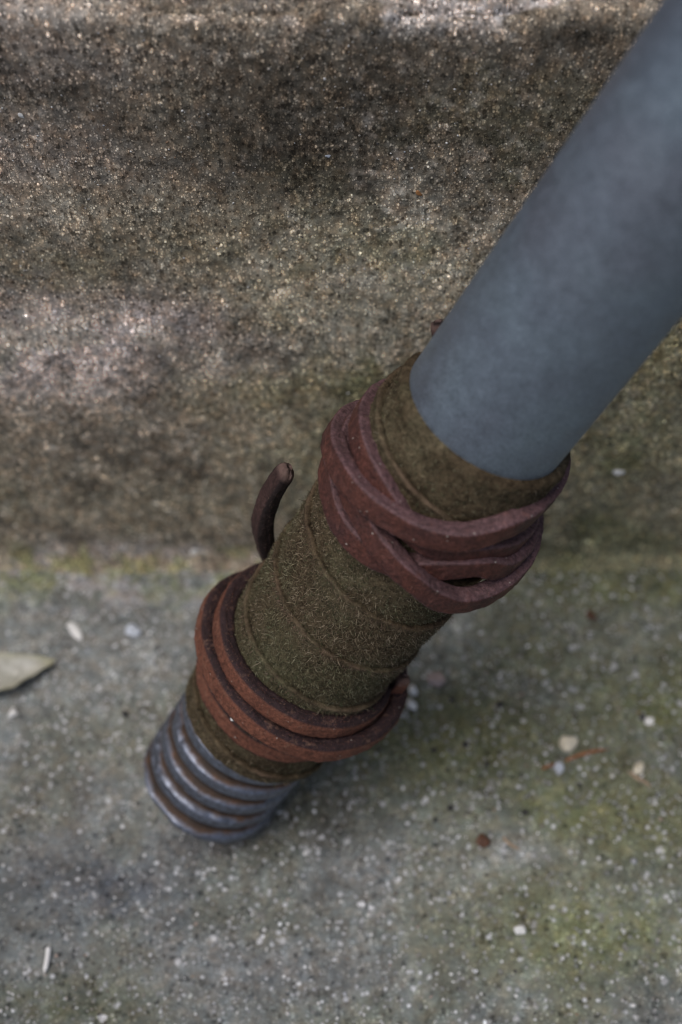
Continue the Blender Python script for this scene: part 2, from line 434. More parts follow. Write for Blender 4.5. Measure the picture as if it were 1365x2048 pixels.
x = x[keep]; z = z[keep]; n = len(x)
a_of_z = np.interp(z, prof[:len(prof) - 60, 1], arc[:len(prof) - 60])
dd = 0.0009 * (fbm(x * 38 + 11, a_of_z * 38, 3) - .5) + 0.0006 * (fbm(x * 260, a_of_z * 260 + 5, 3) - .5)
off = np.interp(z, prof[:len(prof) - 60, 1], prof[:len(prof) - 60, 0])
sz = 0.00012 + 0.00014 * rng.random(n) ** 2 + 0.00028 * (rng.random(n) > .975) * rng.random(n)
g = grains("step_grit", np.stack([x, WALL_Y + off - dd, z], 1), np.tile([0., -1, 0], (n, 1)), sz, [6, 10, 16, 16, 14, 8, 4, 4, 3, 4])
g["label"] = "fine pale sand grains standing out of the weathered step riser"; g["category"] = "grit"

# ------------------------------------------------------------------ the wrapped pole
pole_root = bpy.data.objects.new("wrapped_pole", None)
col.objects.link(pole_root)
pole_root.empty_display_size = 0.02
pole_root.location = FOOT
tag(pole_root, "grey metal pole with threaded foot, mossy suede wrap and red brown leather cords", "pole")
bpy.context.view_layer.update()
def part(name, verts, faces, mat, parent=None, smooth=True, attrs=None, label=None):
    o = mesh_obj(name, np.asarray(verts) - FOOT, faces, mat, smooth=smooth, attrs=attrs)
    o.parent = parent or pole_root
    if label: o["label"] = label
    return o

# painted shaft
def pole_material():
    M = NT("grey_steel"); p = M.pos()
    n1 = M.noise(p, 90, 3, .5); n2 = M.noise(p, 420, 3, .6); n3 = M.noise(p, 30, 2, .5); n4 = M.noise(p, 2600, 2, .5)
    c = M.ramp(n1.outputs[0], [(0.3, (0.188, .222, .275)), (0.5, (0.215, .262, .322)), (0.7, (0.240, .300, .362))])
    c = M.mix(M.ramp(n3.outputs[0], [(0.45, g3(0)), (0.70, g3(.35))]), c, (0.225, .212, .250))
    c = M.mix(.28, c, M.ramp(n2.outputs[0], [(0.25, g3(.65)), (0.5, g3(1)), (0.75, g3(1.3))]), 'MULTIPLY')
    c = M.mix(.5, c, M.ramp(n4.outputs[0], [(0.3, g3(.6)), (0.7, g3(1.4))]), 'MULTIPLY')
    M.l(c, M.b.inputs["Base Color"])
    M.b.inputs["Metallic"].default_value = 0.7
    M.l(M.ramp(n2.outputs[0], [(0.3, g3(.42)), (0.7, g3(.60))]), M.b.inputs["Roughness"])
    M.l(M.bump(n4.outputs[0], .00006), M.b.inputs["Normal"])
    return M.m
ss = np.concatenate([np.linspace(38, 260, 60), np.linspace(270, 900, 20)])
phs = np.arange(0, 360, 3.75)
SS, PH = np.meshgrid(ss, phs, indexing='ij')
V = cyl(SS, PH, 15.0 + 0 * SS).reshape(-1, 3)
fc = grid_faces(len(ss), len(phs), True)[:, ::-1].tolist()
n0 = len(phs); last = (len(ss) - 1) * n0
fc.append(list(range(last, last + n0)))
part("shaft", V, fc, pole_material())

# threaded foot
def thread_material():
    M = NT("rusty_thread"); p = M.pos()
    n1 = M.noise(p, 130, 4, .62); n2 = M.noise(p, 900, 3, .6); n3 = M.noise(p, 300, 3, .6)
    gro = M.attr("groove", True)
    rust = M.math('ADD', M.math('MULTIPLY', gro, .62), M.math('MULTIPLY', n1.outputs[0], .75))
    rust = M.ramp(rust, [(0.44, g3(0)), (0.66, g3(1))])
    steel = M.ramp(n2.outputs[0], [(0.3, (0.13, .14, .17)), (0.6, (0.21, .235, .30)), (0.8, (0.34, .38, .48))])
    rc = M.ramp(n3.outputs[0], [(0.3, (0.050, .032, .023)), (0.55, (0.095, .054, .033)), (0.75, (0.19, .092, .046))])
    rc = M.mix(M.ramp(gro, [(0.30, g3(0)), (0.8, g3(.92))]), rc, (0.020, .014, .012))
    M.l(M.mix(rust, steel, rc), M.b.inputs["Base Color"])
    M.l(M.math('SUBTRACT', .80, M.math('MULTIPLY', rust, .60)), M.b.inputs["Metallic"])
    M.l(M.math('ADD', .46, M.math('MULTIPLY', rust, .25)), M.b.inputs["Roughness"])
    M.l(M.bump(n2.outputs[0], .00006), M.b.inputs["Normal"])
    return M.m
s0 = 15.6 * math.sqrt(1 - AX[2] ** 2) / AX[2] + 0.05         # the rim's lowest point just meets the ground
ss = np.linspace(s0, 40, 240); phs = np.arange(-180, 180, 2.5)
SS, PH = np.meshgrid(ss, phs, indexing='ij')
PITCHMM = 6.37
u = (SS - 11.7 - PITCHMM * PH / 360.0) / PITCHMM
saw = np.cos(2 * math.pi * u)                                 # +1 in the groove
groove = np.clip((saw + .55) / 1.55, 0, 1) ** 1.6
rr = 16.0 + .6 * np.exp(-((SS - s0 - 1.0) / 2.6) ** 2) - 2.0 * groove - .25 * (1 + saw) / 2
rr = rr - 1.1 * np.clip((s0 + 1.0 - SS) / 1.0, 0, 1) ** 2
rr = rr + .12 * (fbm(SS * .5 + 9, PH * .07, 3) - .5) - .5 * sstep(fbm(SS * .35 + 19, PH * .06 + 4, 3), .62, .8)
V = cyl(SS, PH, rr).reshape(-1, 3)
fc = grid_faces(len(ss), len(phs), True)[:, ::-1].tolist()
fc.append(list(range(len(phs))))
part("threaded_foot", V, fc, thread_material(), attrs={"groove": groove.ravel()}, label="rusty threaded steel end standing on the concrete")

# suede wrap: one strip wound as a left-hand helix, each lower turn lapping over the next
WP = 14.1
W_TOP, W_BOT = 134.2, 34.6
def seam_s(th):
    """height of the lapped edge along the unwound angle th (degrees, falling with height)"""
    return 68.4 - WP * (th + 8) / 360.0 + .9 * (fbm(th * .011 + 50, th * 0 + 8, 3) - .5)
def wrap_u(s, ph):
    return (s - 68.4 + WP * (ph + 8) / 360.0) / WP
def wrap_body(s, ph, f):
    r = 16.55 + 1.05 * np.clip(f, 0, 1) ** .8
    r = r + .5 * (fbm(s * .09 + 40, ph * .02, 3) - .5) + .6 * (fbm(s * .6, ph * .17 + 5, 4, .6) - .5)
    te = np.clip((s - (W_TOP - 1.4)) / 1.4, 0, 1); be = np.clip(((W_BOT + 1.2) - s) / 1.2, 0, 1)
    r = r - .55 * sstep(s, 126, 131) - .35 * sstep(60 - s, 10, 25)
    return r - .9 * te ** 2.5 - .9 * be ** 2.5
def wrap_r(s, ph):
    u = wrap_u(s, ph)
    return wrap_body(s, ph, u - np.floor(u))
def suede_material():
    M = NT("mossy_suede"); p = M.pos()
    n1 = M.noise(p, 70, 4, .6); n2 = M.noise(p, 900, 4, .65); n3 = M.noise(p, 3200, 2, .6)
    seam = M.attr("seam", True)
    c = M.ramp(n1.outputs[0], [(0.30, (0.054, .038, .023)), (0.5, (0.082, .062, .038)), (0.68, (0.095, .079, .049))])
    gm = M.noise(p, 38, 3, .55)
    c = M.mix(M.ramp(gm.outputs[0], [(0.50, g3(0)), (0.66, g3(.5))]), c, (0.082, .094, .052))
    c = M.mix(1.0, c, M.ramp(M.noise(p, 240, 4, .65).outputs[0], [(0.3, g3(.6)), (0.5, g3(1)), (0.7, g3(1.45))]), 'MULTIPLY')
    c = M.mix(1.0, c, M.ramp(n2.outputs[0], [(0.28, g3(.4)), (0.5, g3(1)), (0.75, g3(1.7))]), 'MULTIPLY')
    c = M.mix(.8, c, M.ramp(n3.outputs[0], [(0.3, g3(.45)), (0.7, g3(1.5))]), 'MULTIPLY')
    lip = M.mix(M.math('MULTIPLY', seam, M.ramp(M.noise(p, 260, 4, .7).outputs[0], [(0.38, g3(.1)), (0.62, g3(.95))])), c, (0.185, .125, .088))
    M.l(lip, M.b.inputs["Base Color"])
    M.b.inputs["Roughness"].default_value = 0.95
    M.b.inputs["Specular IOR Level"].default_value = 0.1
    h = M.math('ADD', n2.outputs[0], M.math('MULTIPLY', n3.outputs[0], .6))
    M.l(M.bump(h, .00035), M.b.inputs["Normal"])
    return M.m
mat_suede = suede_material()
th = np.arange(-1900, 1100, 1.6)
fp = np.concatenate([[-.10], np.linspace(0, .86, 34), np.linspace(.875, .985, 12), [1.0, 1.006, 1.004, .99]])
rp_ = np.concatenate([[-.75], np.zeros(34), .34 * sstep(np.linspace(.875, .985, 12), .86, .97), [.20, -.15, -.75, -1.2]])
TH, FP = np.meshgrid(th, fp, indexing='ij')
SSw = seam_s(TH) - WP + FP * WP
wav = 1.1 * np.cos(np.radians(TH - 10)) * np.clip((60 - SSw) / 25, 0, 1)
PHw = (TH + 180) % 360 - 180
lipvar = -.15 + 1.5 * fbm(TH * .02 + 7, TH * 0 + 1.5, 3)
edge_wob = .7 * (fbm(TH * .12, FP * 0 + 4.4, 3) - .5) * (FP > .85)
SC_ = np.clip(SSw + edge_wob, W_BOT - .2, W_TOP + .05)
end = ((SSw <= W_BOT - .15) | (SSw >= W_TOP)).astype(float)
RR = wrap_body(SC_, PHw, FP) + rp_[None, :] * np.where(rp_[None, :] > 0, np.clip(lipvar, 0, 2), 1)
RR = np.where(end > 0, 14.7, RR)
seam = np.clip(np.exp(-((1 - FP) / .030) ** 2) * (rp_[None, :] > -.5), 0, 1) * np.clip(lipvar * 1.1 - .25, 0, 1)
SC_ = SC_ + wav + .5 * (fbm(PHw * .03, SSw * 0 + 3.3, 3) - .5) * (SSw < 40)
wrap = part("suede_wrap", cyl(SC_, TH, RR).reshape(-1, 3), grid_faces(len(th), len(fp))[:, ::-1].copy(), mat_suede, attrs={"seam": seam.ravel()},
            label="olive brown suede strip wound round the pole in overlapping turns")

# fibres
def fibre_material():
    M = NT("suede_fibre"); c = M.attr("tint")
    M.l(c, M.b.inputs["Base Color"]); M.b.inputs["Roughness"].default_value = 0.8
    M.b.inputs["Specular IOR Level"].default_value = 0.2
    return M.m
mat_fibre = fibre_material()
def fibres(base, nor, tan, length, width, lift, colors):
    """curved tapering ribbons: 5 vertices, 3 faces as tris"""
    n = len(base)
    side = np.cross(nor, tan); side /= np.linalg.norm(side, axis=1)[:, None]
    bend = rng.uniform(-.7, .7, (n, 1))
    L = length[:, None]; w = width[:, None]
    p1 = base + (tan * .45 + nor * lift[:, None] * .6 + side * bend * .12) * L
    p2 = base + (tan * .85 + nor * lift[:, None] * .75 + side * bend * .5) * L
    V = np.stack([base - side * w, base + side * w, p1 - side * w * .8, p1 + side * w * .8, p2], 1)
    i = 5 * np.arange(n)[:, None]
    Fc = np.concatenate([i + np.array([[0, 1, 3]]), i + np.array([[0, 3, 2]]), i + np.array([[2, 3, 4]])])
    return V.reshape(-1, 3), Fc, np.repeat(colors, 5, 0)
def unit(a): return a / np.linalg.norm(a, axis=-1, keepdims=True)
NF = 190000
s = rng.uniform(W_BOT + .5, W_TOP - .6, NF); ph = rng.uniform(-180, 180, NF)
dens = (0.35 + .65 * np.exp(-((s - 84) / 22) ** 2)); k = rng.random(NF) < dens
s = s[k]; ph = ph[k]; n = len(s)
wv = 1.1 * np.cos(np.radians(ph - 10)) * (s < 60) * np.clip((60 - s) / 25, 0, 1)
base = cyl(s + wv, ph, wrap_r(s, ph) - .08)
nor = np.cos(np.radians(ph))[:, None] * e1 + np.sin(np.radians(ph))[:, None] * e2
cir = np.cross(AX, nor)
ang = rng.uniform(0, 2 * math.pi, n)
tan = np.cos(ang)[:, None] * cir + np.sin(ang)[:, None] * AX
uf = wrap_u(s, ph); uf = uf - np.floor(uf); edge = uf > .93
L = (rng.uniform(.55, 1.35, n) + .5 * edge * rng.random(n)) * 1e-3 * (.65 + .5 * np.exp(-((s - 84) / 20) ** 2))
lift = rng.uniform(.15, .75, n)
fcol = np.array([(0.095, .067, .040), (0.13, .100, .060), (0.19, .150, .098), (0.085, .098, .050), (0.34, .28, .20), (0.040, .029, .018)])
cc = fcol[rng.choice(6, n, p=[.27, .22, .18, .09, .13, .11])] * rng.uniform(.7, 1.2, (n, 1))
gk = sstep(fbm(s * .07 + 5, ph * .02 + 3, 3), .48, .62)[:, None]
cc = cc * (1 - gk * np.array((.10, -.02, .05)))
pink = edge & (rng.random(n) < .4); cc[pink] = np.array((0.20, .135, .10)) * rng.uniform(.7, 1.1, (pink.sum(), 1))
V, Fc, C = fibres(base, nor, tan, L, np.full(n, 4.0e-5), lift, cc)
fz = part("suede_fuzz", V, Fc, mat_fibre, parent=wrap, smooth=False, attrs={"tint": C})
fz["kind"] = "stuff"

# frayed threads standing off the lapped edges
nf = 900
thf = rng.uniform(-1700, 900, nf); sf = seam_s(thf); ok = (sf > W_BOT + 2) & (sf < W_TOP - 3); thf = thf[ok]; sf = sf[ok] - rng.uniform(0, 1.2, ok.sum()); nf = len(sf)
base = cyl(sf, thf, wrap_r(sf - .6, (thf + 180) % 360 - 180) + .05)
nor = np.cos(np.radians(thf))[:, None] * e1 + np.sin(np.radians(thf))[:, None] * e2
an = rng.uniform(0, 2 * math.pi, nf); tan = np.cos(an)[:, None] * np.cross(AX, nor) + np.sin(an)[:, None] * AX
V, Fc, C = fibres(base, nor, tan, rng.uniform(.9, 2.0, nf) * 1e-3, np.full(nf, 4.2e-5), rng.uniform(.5, 1.3, nf), fcol[rng.choice(6, nf)] * .9)
fr = part("frayed_threads", V, Fc, mat_fibre, parent=wrap, smooth=False, attrs={"tint": C})
fr["kind"] = "stuff"

# ------------------------------------------------------------------ leather cords
def leather_material(name, face, face2, edge, rough=.75):
    M = NT(name); p = M.pos()
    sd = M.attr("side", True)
    n1 = M.noise(p, 150, 4, .6); n2 = M.noise(p, 1400, 4, .65); n3 = M.noise(p, 4500, 2, .6)
    c = M.ramp(n1.outputs[0], [(0.32, face2), (0.62, face)])
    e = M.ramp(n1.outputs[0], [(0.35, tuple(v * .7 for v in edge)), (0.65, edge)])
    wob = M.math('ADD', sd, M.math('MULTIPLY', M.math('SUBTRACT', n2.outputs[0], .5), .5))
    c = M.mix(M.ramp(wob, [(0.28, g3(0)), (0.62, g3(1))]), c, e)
    c = M.mix(.95, c, M.ramp(n2.outputs[0], [(0.28, g3(.42)), (0.5, g3(1)), (0.75, g3(1.7))]), 'MULTIPLY')
    n5 = M.noise(p, 420, 5, .7)
    c = M.mix(M.ramp(n5.outputs[0], [(0.56, g3(0)), (0.70, g3(.45))]), c, tuple(min(.3, v * 2.0 + .03) for v in face))
    c = M.mix(M.ramp(n5.outputs[0], [(0.30, g3(.6)), (0.42, g3(0))]), c, tuple(v * .35 for v in face2))
    vs = M.vor(p, 900); sv = M.n("ShaderNodeSeparateColor"); M.l(vs.outputs["Color"], sv.inputs[0])
    spk = M.math('MULTIPLY', M.math('GREATER_THAN', sv.outputs[0], .93), M.math('LESS_THAN', vs.outputs["Distance"], .16))
    c = M.mix(M.math('MULTIPLY', spk, .8), c, (0.45, .40, .36))
    c = M.mix(.6, c, M.ramp(n3.outputs[0], [(0.3, g3(.55)), (0.7, g3(1.4))]), 'MULTIPLY')
    c = M.mix(M.math('MULTIPLY', M.attr("tip", True), .7), c, (0.20, .13, .11))
    M.l(c, M.b.inputs["Base Color"])
    M.b.inputs["Roughness"].default_value = rough
    M.b.inputs["Specular IOR Level"].default_value = 0.35
    h = M.math('ADD', n2.outputs[0], M.math('MULTIPLY', n3.outputs[0], .5))
    h = M.math('ADD', h, M.math('MULTIPLY', n5.outputs[0], 1.2))
    M.l(M.bump(h, .00026), M.b.inputs["Normal"])
    return M.m
mat_low = leather_material("suede_cord_red", (0.185, .070, .043), (0.125, .047, .030), (0.036, .019, .021))  # dark dyed edge; on the corners it also paints the shade between turns
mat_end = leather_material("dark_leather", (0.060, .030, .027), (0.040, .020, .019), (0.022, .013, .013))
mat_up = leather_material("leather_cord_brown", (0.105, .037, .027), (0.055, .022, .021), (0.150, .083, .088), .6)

def spline(P, n):
    """Catmull-Rom through rows of P, resampled evenly"""
    P = np.asarray(P, float); Q = np.vstack([2 * P[0] - P[1], P, 2 * P[-1] - P[-2]])
    out = []
    for i in range(1, len(Q) - 2):
        t = np.linspace(0, 1, 24, endpoint=False)[:, None]
        a, b, c, d = Q[i - 1], Q[i], Q[i + 1], Q[i + 2]
        out.append(.5 * (2 * b + (c - a) * t + (2 * a - 5 * b + 4 * c - d) * t ** 2 + (-a + 3 * b - 3 * c + d) * t ** 3))
    out = np.vstack(out + [P[-1:]])
    return out
def rrect(w, t, r, nper=5):
    pts = []; tags = []
    for cxs, cys, a0 in ((1, 1, 0), (-1, 1, 90), (-1, -1, 180), (1, -1, 270)):
        for k in range(nper):
            a = math.radians(a0 + 90 * k / (nper - 1))
            pts.append((cxs * (w / 2 - r) + r * math.cos(a), cys * (t / 2 - r) + r * math.sin(a)))
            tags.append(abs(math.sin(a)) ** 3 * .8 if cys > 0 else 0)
    pts = np.array(pts); tags = np.array(tags)
    # extra vertices across the long faces for relief
    P2 = []; T2 = []
    m = len(pts)
    for k in range(m):
        P2.append(pts[k]); T2.append(tags[k]); q = pts[(k + 1) % m]
        if np.hypot(*(q - pts[k])) > .8:
            for f in (.2, .4, .6, .8): P2.append(pts[k] * (1 - f) + q * f); T2.append(tags[k] * (1 - f) + tags[(k + 1) % m] * f)
    return np.array(P2), np.array(T2)
def sweep(path3, normal, twist, w, t, corner, seed, taper=None):
    """path3 in metres = centre line, normal = outward vector per point; w,t,corner in mm"""
    T = unit(np.gradient(path3, axis=0))
    N = unit(normal - T * (normal * T).sum(1)[:, None])
    B = np.cross(N, T); flip = np.sign((B @ AX)); flip[flip == 0] = 1
    fl = 1 if flip.mean() >= 0 else -1
    B = B * fl
    tw = np.radians(twist)[:, None]
    N2 = np.cos(tw) * N + np.sin(tw) * B; B2 = -np.sin(tw) * N + np.cos(tw) * B
    pr, tg = rrect(w, t, corner)
    m = len(pr); n = len(path3)
    arcl = np.concatenate([[0], np.cumsum(np.linalg.norm(np.diff(path3, axis=0), axis=1))]) * 1e3
    A, K = np.meshgrid(arcl, np.arange(m), indexing='ij')
    sc = 1 + .30 * (fbm(A * .14 + seed, K * 0 + .5, 3) - .5)
    px = pr[None, :, 0] * sc; py = pr[None, :, 1] * (1 + .30 * (fbm(A * .15 + seed + 20, K * 0 + 2.5, 3) - .5))
    rough = .34 * (fbm(A * .7 + seed, K * .45, 3) - .5) + .14 * (vnoise(A * 4 + seed, K * 1.3) - .5)
    ln = np.hypot(px, py); px = px * (1 + rough / np.maximum(ln, .5)); py = py * (1 + rough / np.maximum(ln, .5))
    if taper is not None: px = px * taper[:, None]; py = py * taper[:, None]
    V = path3[:, None, :] + (px * 1e-3)[..., None] * B2[:, None, :] + (py * 1e-3)[..., None] * N2[:, None, :]
    fc = grid_faces(n, m, True)
    if fl > 0: pass
    else: fc = fc[:, ::-1]
    fl_list = fc.tolist()
    fl_list.append(list(range(m))[::-1]); fl_list.append([(n - 1) * m + k for k in range(m)])
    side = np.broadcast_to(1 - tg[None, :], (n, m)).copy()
    return V.reshape(-1, 3), fl_list, side.ravel(), V, N2, B2, T
def cord(name, ctrl, w, t, corner, mat, seed, label, fz_n, fz_cols):
    """ctrl rows: turn-unwrapped phi, s, outer radius, twist"""
    c = spline([(q[0], q[1], q[2], q[3] if len(q) > 3 else 0) for q in ctrl], 0)
    # resample evenly
    p3 = cyl(c[:, 1], c[:, 0], c[:, 2] - t / 2)
    a = np.concatenate([[0], np.cumsum(np.linalg.norm(np.diff(p3, axis=0), axis=1))])
    n = int(a[-1] / .0006); g = np.linspace(0, a[-1], n)
    c = np.stack([np.interp(g, a, c[:, k]) for k in range(4)], 1)
    p3 = cyl(c[:, 1], c[:, 0], c[:, 2] - t / 2)
    nr = np.cos(np.radians(c[:, 0]))[:, None] * e1 + np.sin(np.radians(c[:, 0]))[:, None] * e2
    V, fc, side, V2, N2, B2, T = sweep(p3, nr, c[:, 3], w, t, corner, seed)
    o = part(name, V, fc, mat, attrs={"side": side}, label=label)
    cord_fuzz(o, V2, p3, T, fz_n, fz_cols)
    return o
def cord_fuzz(o, V2, p3, T, fz_n, fz_cols):
    n, m = V2.shape[:2]
    i = rng.integers(0, n, fz_n); k = rng.integers(0, m, fz_n)
    b = V2[i, k]; no = unit(b - p3[i]); ta = unit(T[i] * rng.choice([-1, 1], fz_n)[:, None] + .8 * rng.standard_normal((fz_n, 3)) * .6)
    ta = unit(ta - no * (ta * no).sum(1)[:, None])
    L = rng.uniform(.2, .55, fz_n) * 1e-3
    cc = np.array(fz_cols)[rng.choice(len(fz_cols), fz_n)] * rng.uniform(.7, 1.2, (fz_n, 1))
    Vf, Ff, Cf = fibres(b - no * 2e-5, no, ta, L, np.full(fz_n, 2.4e-5), rng.uniform(.2, .9, fz_n), cc)
    f = part("leather_fuzz", Vf, Ff, mat_fibre, parent=o, smooth=False, attrs={"tint": Cf})
    f["kind"] = "stuff"

low = [(-150, 47.0, 18.6), (-100, 45.9, 18.4), (-63, 45.9, 18.0), (-42, 47.1, 17.9), (-23, 47.6, 17.9), (0, 47.3, 17.9), (17, 47.4, 17.9), (33, 48.4, 18.2), (60, 51.5, 19.0), (100, 54, 20), (150, 56, 21.2),
       (240, 57, 22.8), (276, 57.6, 23.2), (300, 57.3, 22.6), (322, 57.4, 22.2), (345, 57.3, 22.1), (366, 57.1, 22.1), (384, 56.7, 22.2), (401, 56.6, 22.4), (420, 57.5, 22.9), (440, 58.4, 23.4), (460, 59.4, 23.4), (490, 61, 22.2), (530, 62, 21),
       (600, 62.8, 20.8), (636, 62.4, 20.7), (670, 61.9, 20.6), (687, 61.8, 20.6), (709, 62.0, 20.6), (728, 62.2, 20.6), (745, 62.2, 20.6), (761, 62.0, 20.4), (778, 61.6, 20.0), (800, 61, 19.6), (840, 60, 19.3)]
REDF = [(0.20, .085, .06), (0.14, .06, .045), (0.28, .17, .13)]
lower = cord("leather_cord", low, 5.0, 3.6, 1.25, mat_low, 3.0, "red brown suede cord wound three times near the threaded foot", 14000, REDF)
upc = [(-170, 119.5, 19.3), (-120, 120.5, 19.3), (-84, 121, 19.3), (-45, 121.8, 19.5), (-20, 121, 19.4), (5, 118, 19.3), (28, 117, 19.2), (44, 118.3, 19.2), (70, 119, 19.3), (120, 117, 19.3), (180, 114.5, 19.5),
       (240, 113, 19.6), (276, 112, 19.8), (310, 110.8, 20.3), (330, 109.3, 20.4), (350, 109.1, 20.4), (368, 109.8, 20.0), (380, 111.5, 19.7), (392, 113.6, 19.7), (404, 115.3, 19.9), (414, 116.2, 20.4), (427, 115.3, 21.1), (450, 115.2, 21.2), (490, 115.4, 20.3), (540, 114.5, 20),
       (600, 114, 19.6), (636, 114.5, 19.5), (670, 114.5, 19.5), (700, 114.0, 20.2), (712, 113.6, 21.2), (723, 112.9, 21.9), (732, 112, 22.3), (741, 110.9, 22.3), (757, 108.8, 22.4), (770, 108.3, 22.6), (785, 109.6, 22.8), (800, 111.2, 22.9), (815, 113.2, 22.6), (840, 115, 21.8), (900, 113, 21.5),
       (960, 112.5, 21.5), (990, 113.3, 21.6), (1012, 114.8, 21.6), (1035, 116.6, 21.5), (1060, 118.6, 21.9), (1080, 120.1, 21.8), (1097, 121.2, 21.2), (1110, 123.0, 20.9), (1122, 125.0, 20.2), (1135, 126.4, 19.4), (1150, 127.0, 18.7), (1170, 127.2, 18.4), (1210, 129, 19.5), (1250, 127, 19)]
upper = cord("leather_cord", upc, 4.5, 3.3, .6, mat_up, 8.0, "dark brown leather cord looped loosely four times below the bare shaft", 9000, [(0.12, .06, .05), (0.09, .04, .034), (0.20, .13, .11)])

# loose ends: points by pixel, a little behind the axis where the cord leaves the back of the wrap
def behind(x, y, extra):
    r = ray(x, y); r = r / np.linalg.norm(r)
    a = r - AX * (r @ AX); o = CAM - FOOT; b = o - AX * (o @ AX)
    t = -(a @ b) / (a @ a)
    return CAM + r * (t + extra)
def loose_end(pix, w, t, parent, mat, seed, nvec, label, taper=(1, 1), corner=.5, fray=0):
    P = np.array([behind(*q) for q in pix])
    c = spline(P, 0); a = np.concatenate([[0], np.cumsum(np.linalg.norm(np.diff(c, axis=0), axis=1))])
    n = max(12, int(a[-1] / .0005)); g = np.linspace(0, a[-1], n); c = np.stack([np.interp(g, a, c[:, k]) for k in range(3)], 1)
    tp = np.linspace(taper[0], taper[1], n); tp[-4:] *= np.array([.97, .9, .75, .35])
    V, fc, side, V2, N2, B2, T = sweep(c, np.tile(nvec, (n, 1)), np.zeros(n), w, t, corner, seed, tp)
    V3 = V.reshape(V2.shape); k = V3.shape[1]
    jag = rng.uniform(-.35, .35, k) * 1e-3
    V3[-1] += T[-1] * .0004; V3[-2] += T[-1] * jag[:, None] * .6; V3[-3] += T[-1] * jag[:, None]
    tip = np.zeros(V2.shape[:2]); tip[-5:] = np.array([.2, .5, .8, 1, 1])[:, None]
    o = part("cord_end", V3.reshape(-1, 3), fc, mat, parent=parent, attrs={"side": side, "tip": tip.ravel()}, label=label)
    if fray: cord_fuzz(o, V2, c, T, fray, [(0.10, .06, .05), (0.05, .03, .026), (0.22, .15, .12)])
    return o
camdir = unit((CAM - on_ground(540, 1020))[None])[0]
loose_end([(575, 1150, .014), (540, 1105, .010), (526, 1062, .006), (532, 1015, .004), (553, 970, .002), (578, 936, .001)], 5.2, 3.9, lower, mat_end, 5.0,
          unit((-rt * .75 + camdir * .5)[None])[0], "dark frayed loose end of the cord standing up from the wrap", (1.15, .75), 1.4, 1200)
loose_end([(908, 728, .012), (893, 692, .010), (883, 664, .008), (878, 645, .007)], 3.4, 2.0, upper, mat_end, 9.0, unit((-rt * .3 + camdir)[None])[0], "short cord tip showing behind the shaft")
loose_end([(770, 1400, .012), (798, 1370, .010), (811, 1354, .009)], 3.0, 2.2, lower, mat_low, 2.0, unit((rt * .3 + camdir)[None])[0], "short cord tip showing beside the wrap")

# ------------------------------------------------------------------ small things lying about
def stone_material(name, c, rough=.6, dark=.6):
    M = NT(name); p = M.pos(); n = M.noise(p, 700, 4, .6)
    M.l(M.ramp(n.outputs[0], [(0.3, tuple(v * dark for v in c)), (0.65, c)]), M.b.inputs["Base Color"])
    M.b.inputs["Roughness"].default_value = rough
    M.l(M.bump(n.outputs[0], .0002), M.b.inputs["Normal"])
    return M.m
def pebble_mesh(r, flat, seed, stretch=1.0, facet=.3):
    """subdivided, chipped icosahedron"""
    import bmesh
    bm = bmesh.new(); bmesh.ops.create_icosphere(bm, subdivisions=3, radius=1.0)
    rs = np.random.default_rng(seed); dirs = unit(rs.standard_normal((9, 3))); cut = rs.uniform(.45, .85, 9)
    for v in bm.verts:
        p = np.array(v.co)
        for d, c in zip(dirs, cut):
            h = p @ d
            if h > c: p = p - d * (h - c) * .96
        p = p * (1 + facet * .35 * (vnoise(p[0] * 2.1 + seed, p[1] * 2.1 + p[2]) - .5))
        p = p * np.array((stretch, 1 / stretch ** .5, flat)) * r
        v.co = p
    me = bpy.data.meshes.new("pebble"); bm.to_mesh(me); bm.free()
    for poly in me.polygons: poly.use_smooth = True
    return me
m_white = stone_material("white_quartz", (0.88, .88, .87), .6, .8); m_cream = stone_material("cream_stone", (0.78, .72, .58), .6, .75); m_pink = stone_material("pink_stone", (0.48, .39, .38))
m_blue = stone_material("bluish_stone", (0.60, .66, .76)); m_dark = stone_material("dark_stone", (0.055, .053, .058)); m_brown = stone_material("brown_seed", (0.12, .055, .03), .45)
m_orange = stone_material("orange_seed", (0.45, .22, .09), .4)
pebbles = [
    (28, 1428, 13, m_white, "white_pebble", "round white pebble beside the pale dry leaf", .8, 1.05),
    (826, 1384, 12, m_white, "white_pebble", "small white pebble of a pair beside the cord, nearer the pink stone", .8, 1.0),
    (826, 1412, 13, m_white, "white_pebble", "white pebble of a pair beside the cord, farther from the pink stone", .75, 1.15),
    (873, 1365, 19, m_pink, "pink_stone", "angular pinkish grey stone chip next to two white pebbles", .75, 1.1),
    (1137, 1490, 20, m_cream, "cream_stone", "lumpy cream stone just above the reddish pine needle", .8, 1.0),
    (1118, 1538, 11, m_blue, "bluish_chip", "tiny bluish white chip at the end of the pine needle", .7, 1.2),
    (1275, 1540, 16, m_cream, "cream_stone", "smooth cream stone lying against a short pale twig", .8, 1.0),
    (1037, 1862, 14, m_white, "white_pebble", "bright white pebble alone on open concrete below the brown seed", .75, 1.1),
    (268, 1262, 18, m_blue, "bluish_chip", "flat bluish stone chip near the mossy joint of the step", .45, 1.0),
    (152, 1260, 15, m_white, "white_sliver", "thin white stone sliver near the mossy joint of the step", .4, 1.9),
    (965, 1682, 17, m_brown, "brown_seed", "round brown seed in a small dark pit in the concrete", .75, 1.0),
    (1185, 1236, 13, m_brown, "brown_crumb", "dark brown crumb on pale concrete close to the step", .7, 1.2),
    (1298, 1443, 12, m_white, "white_pebble", "small white pebble with a black speck touching it", .7, 1.1),
    (1284, 1436, 8, m_dark, "black_speck", "black speck touching a small white pebble", .7, 1.1),
]
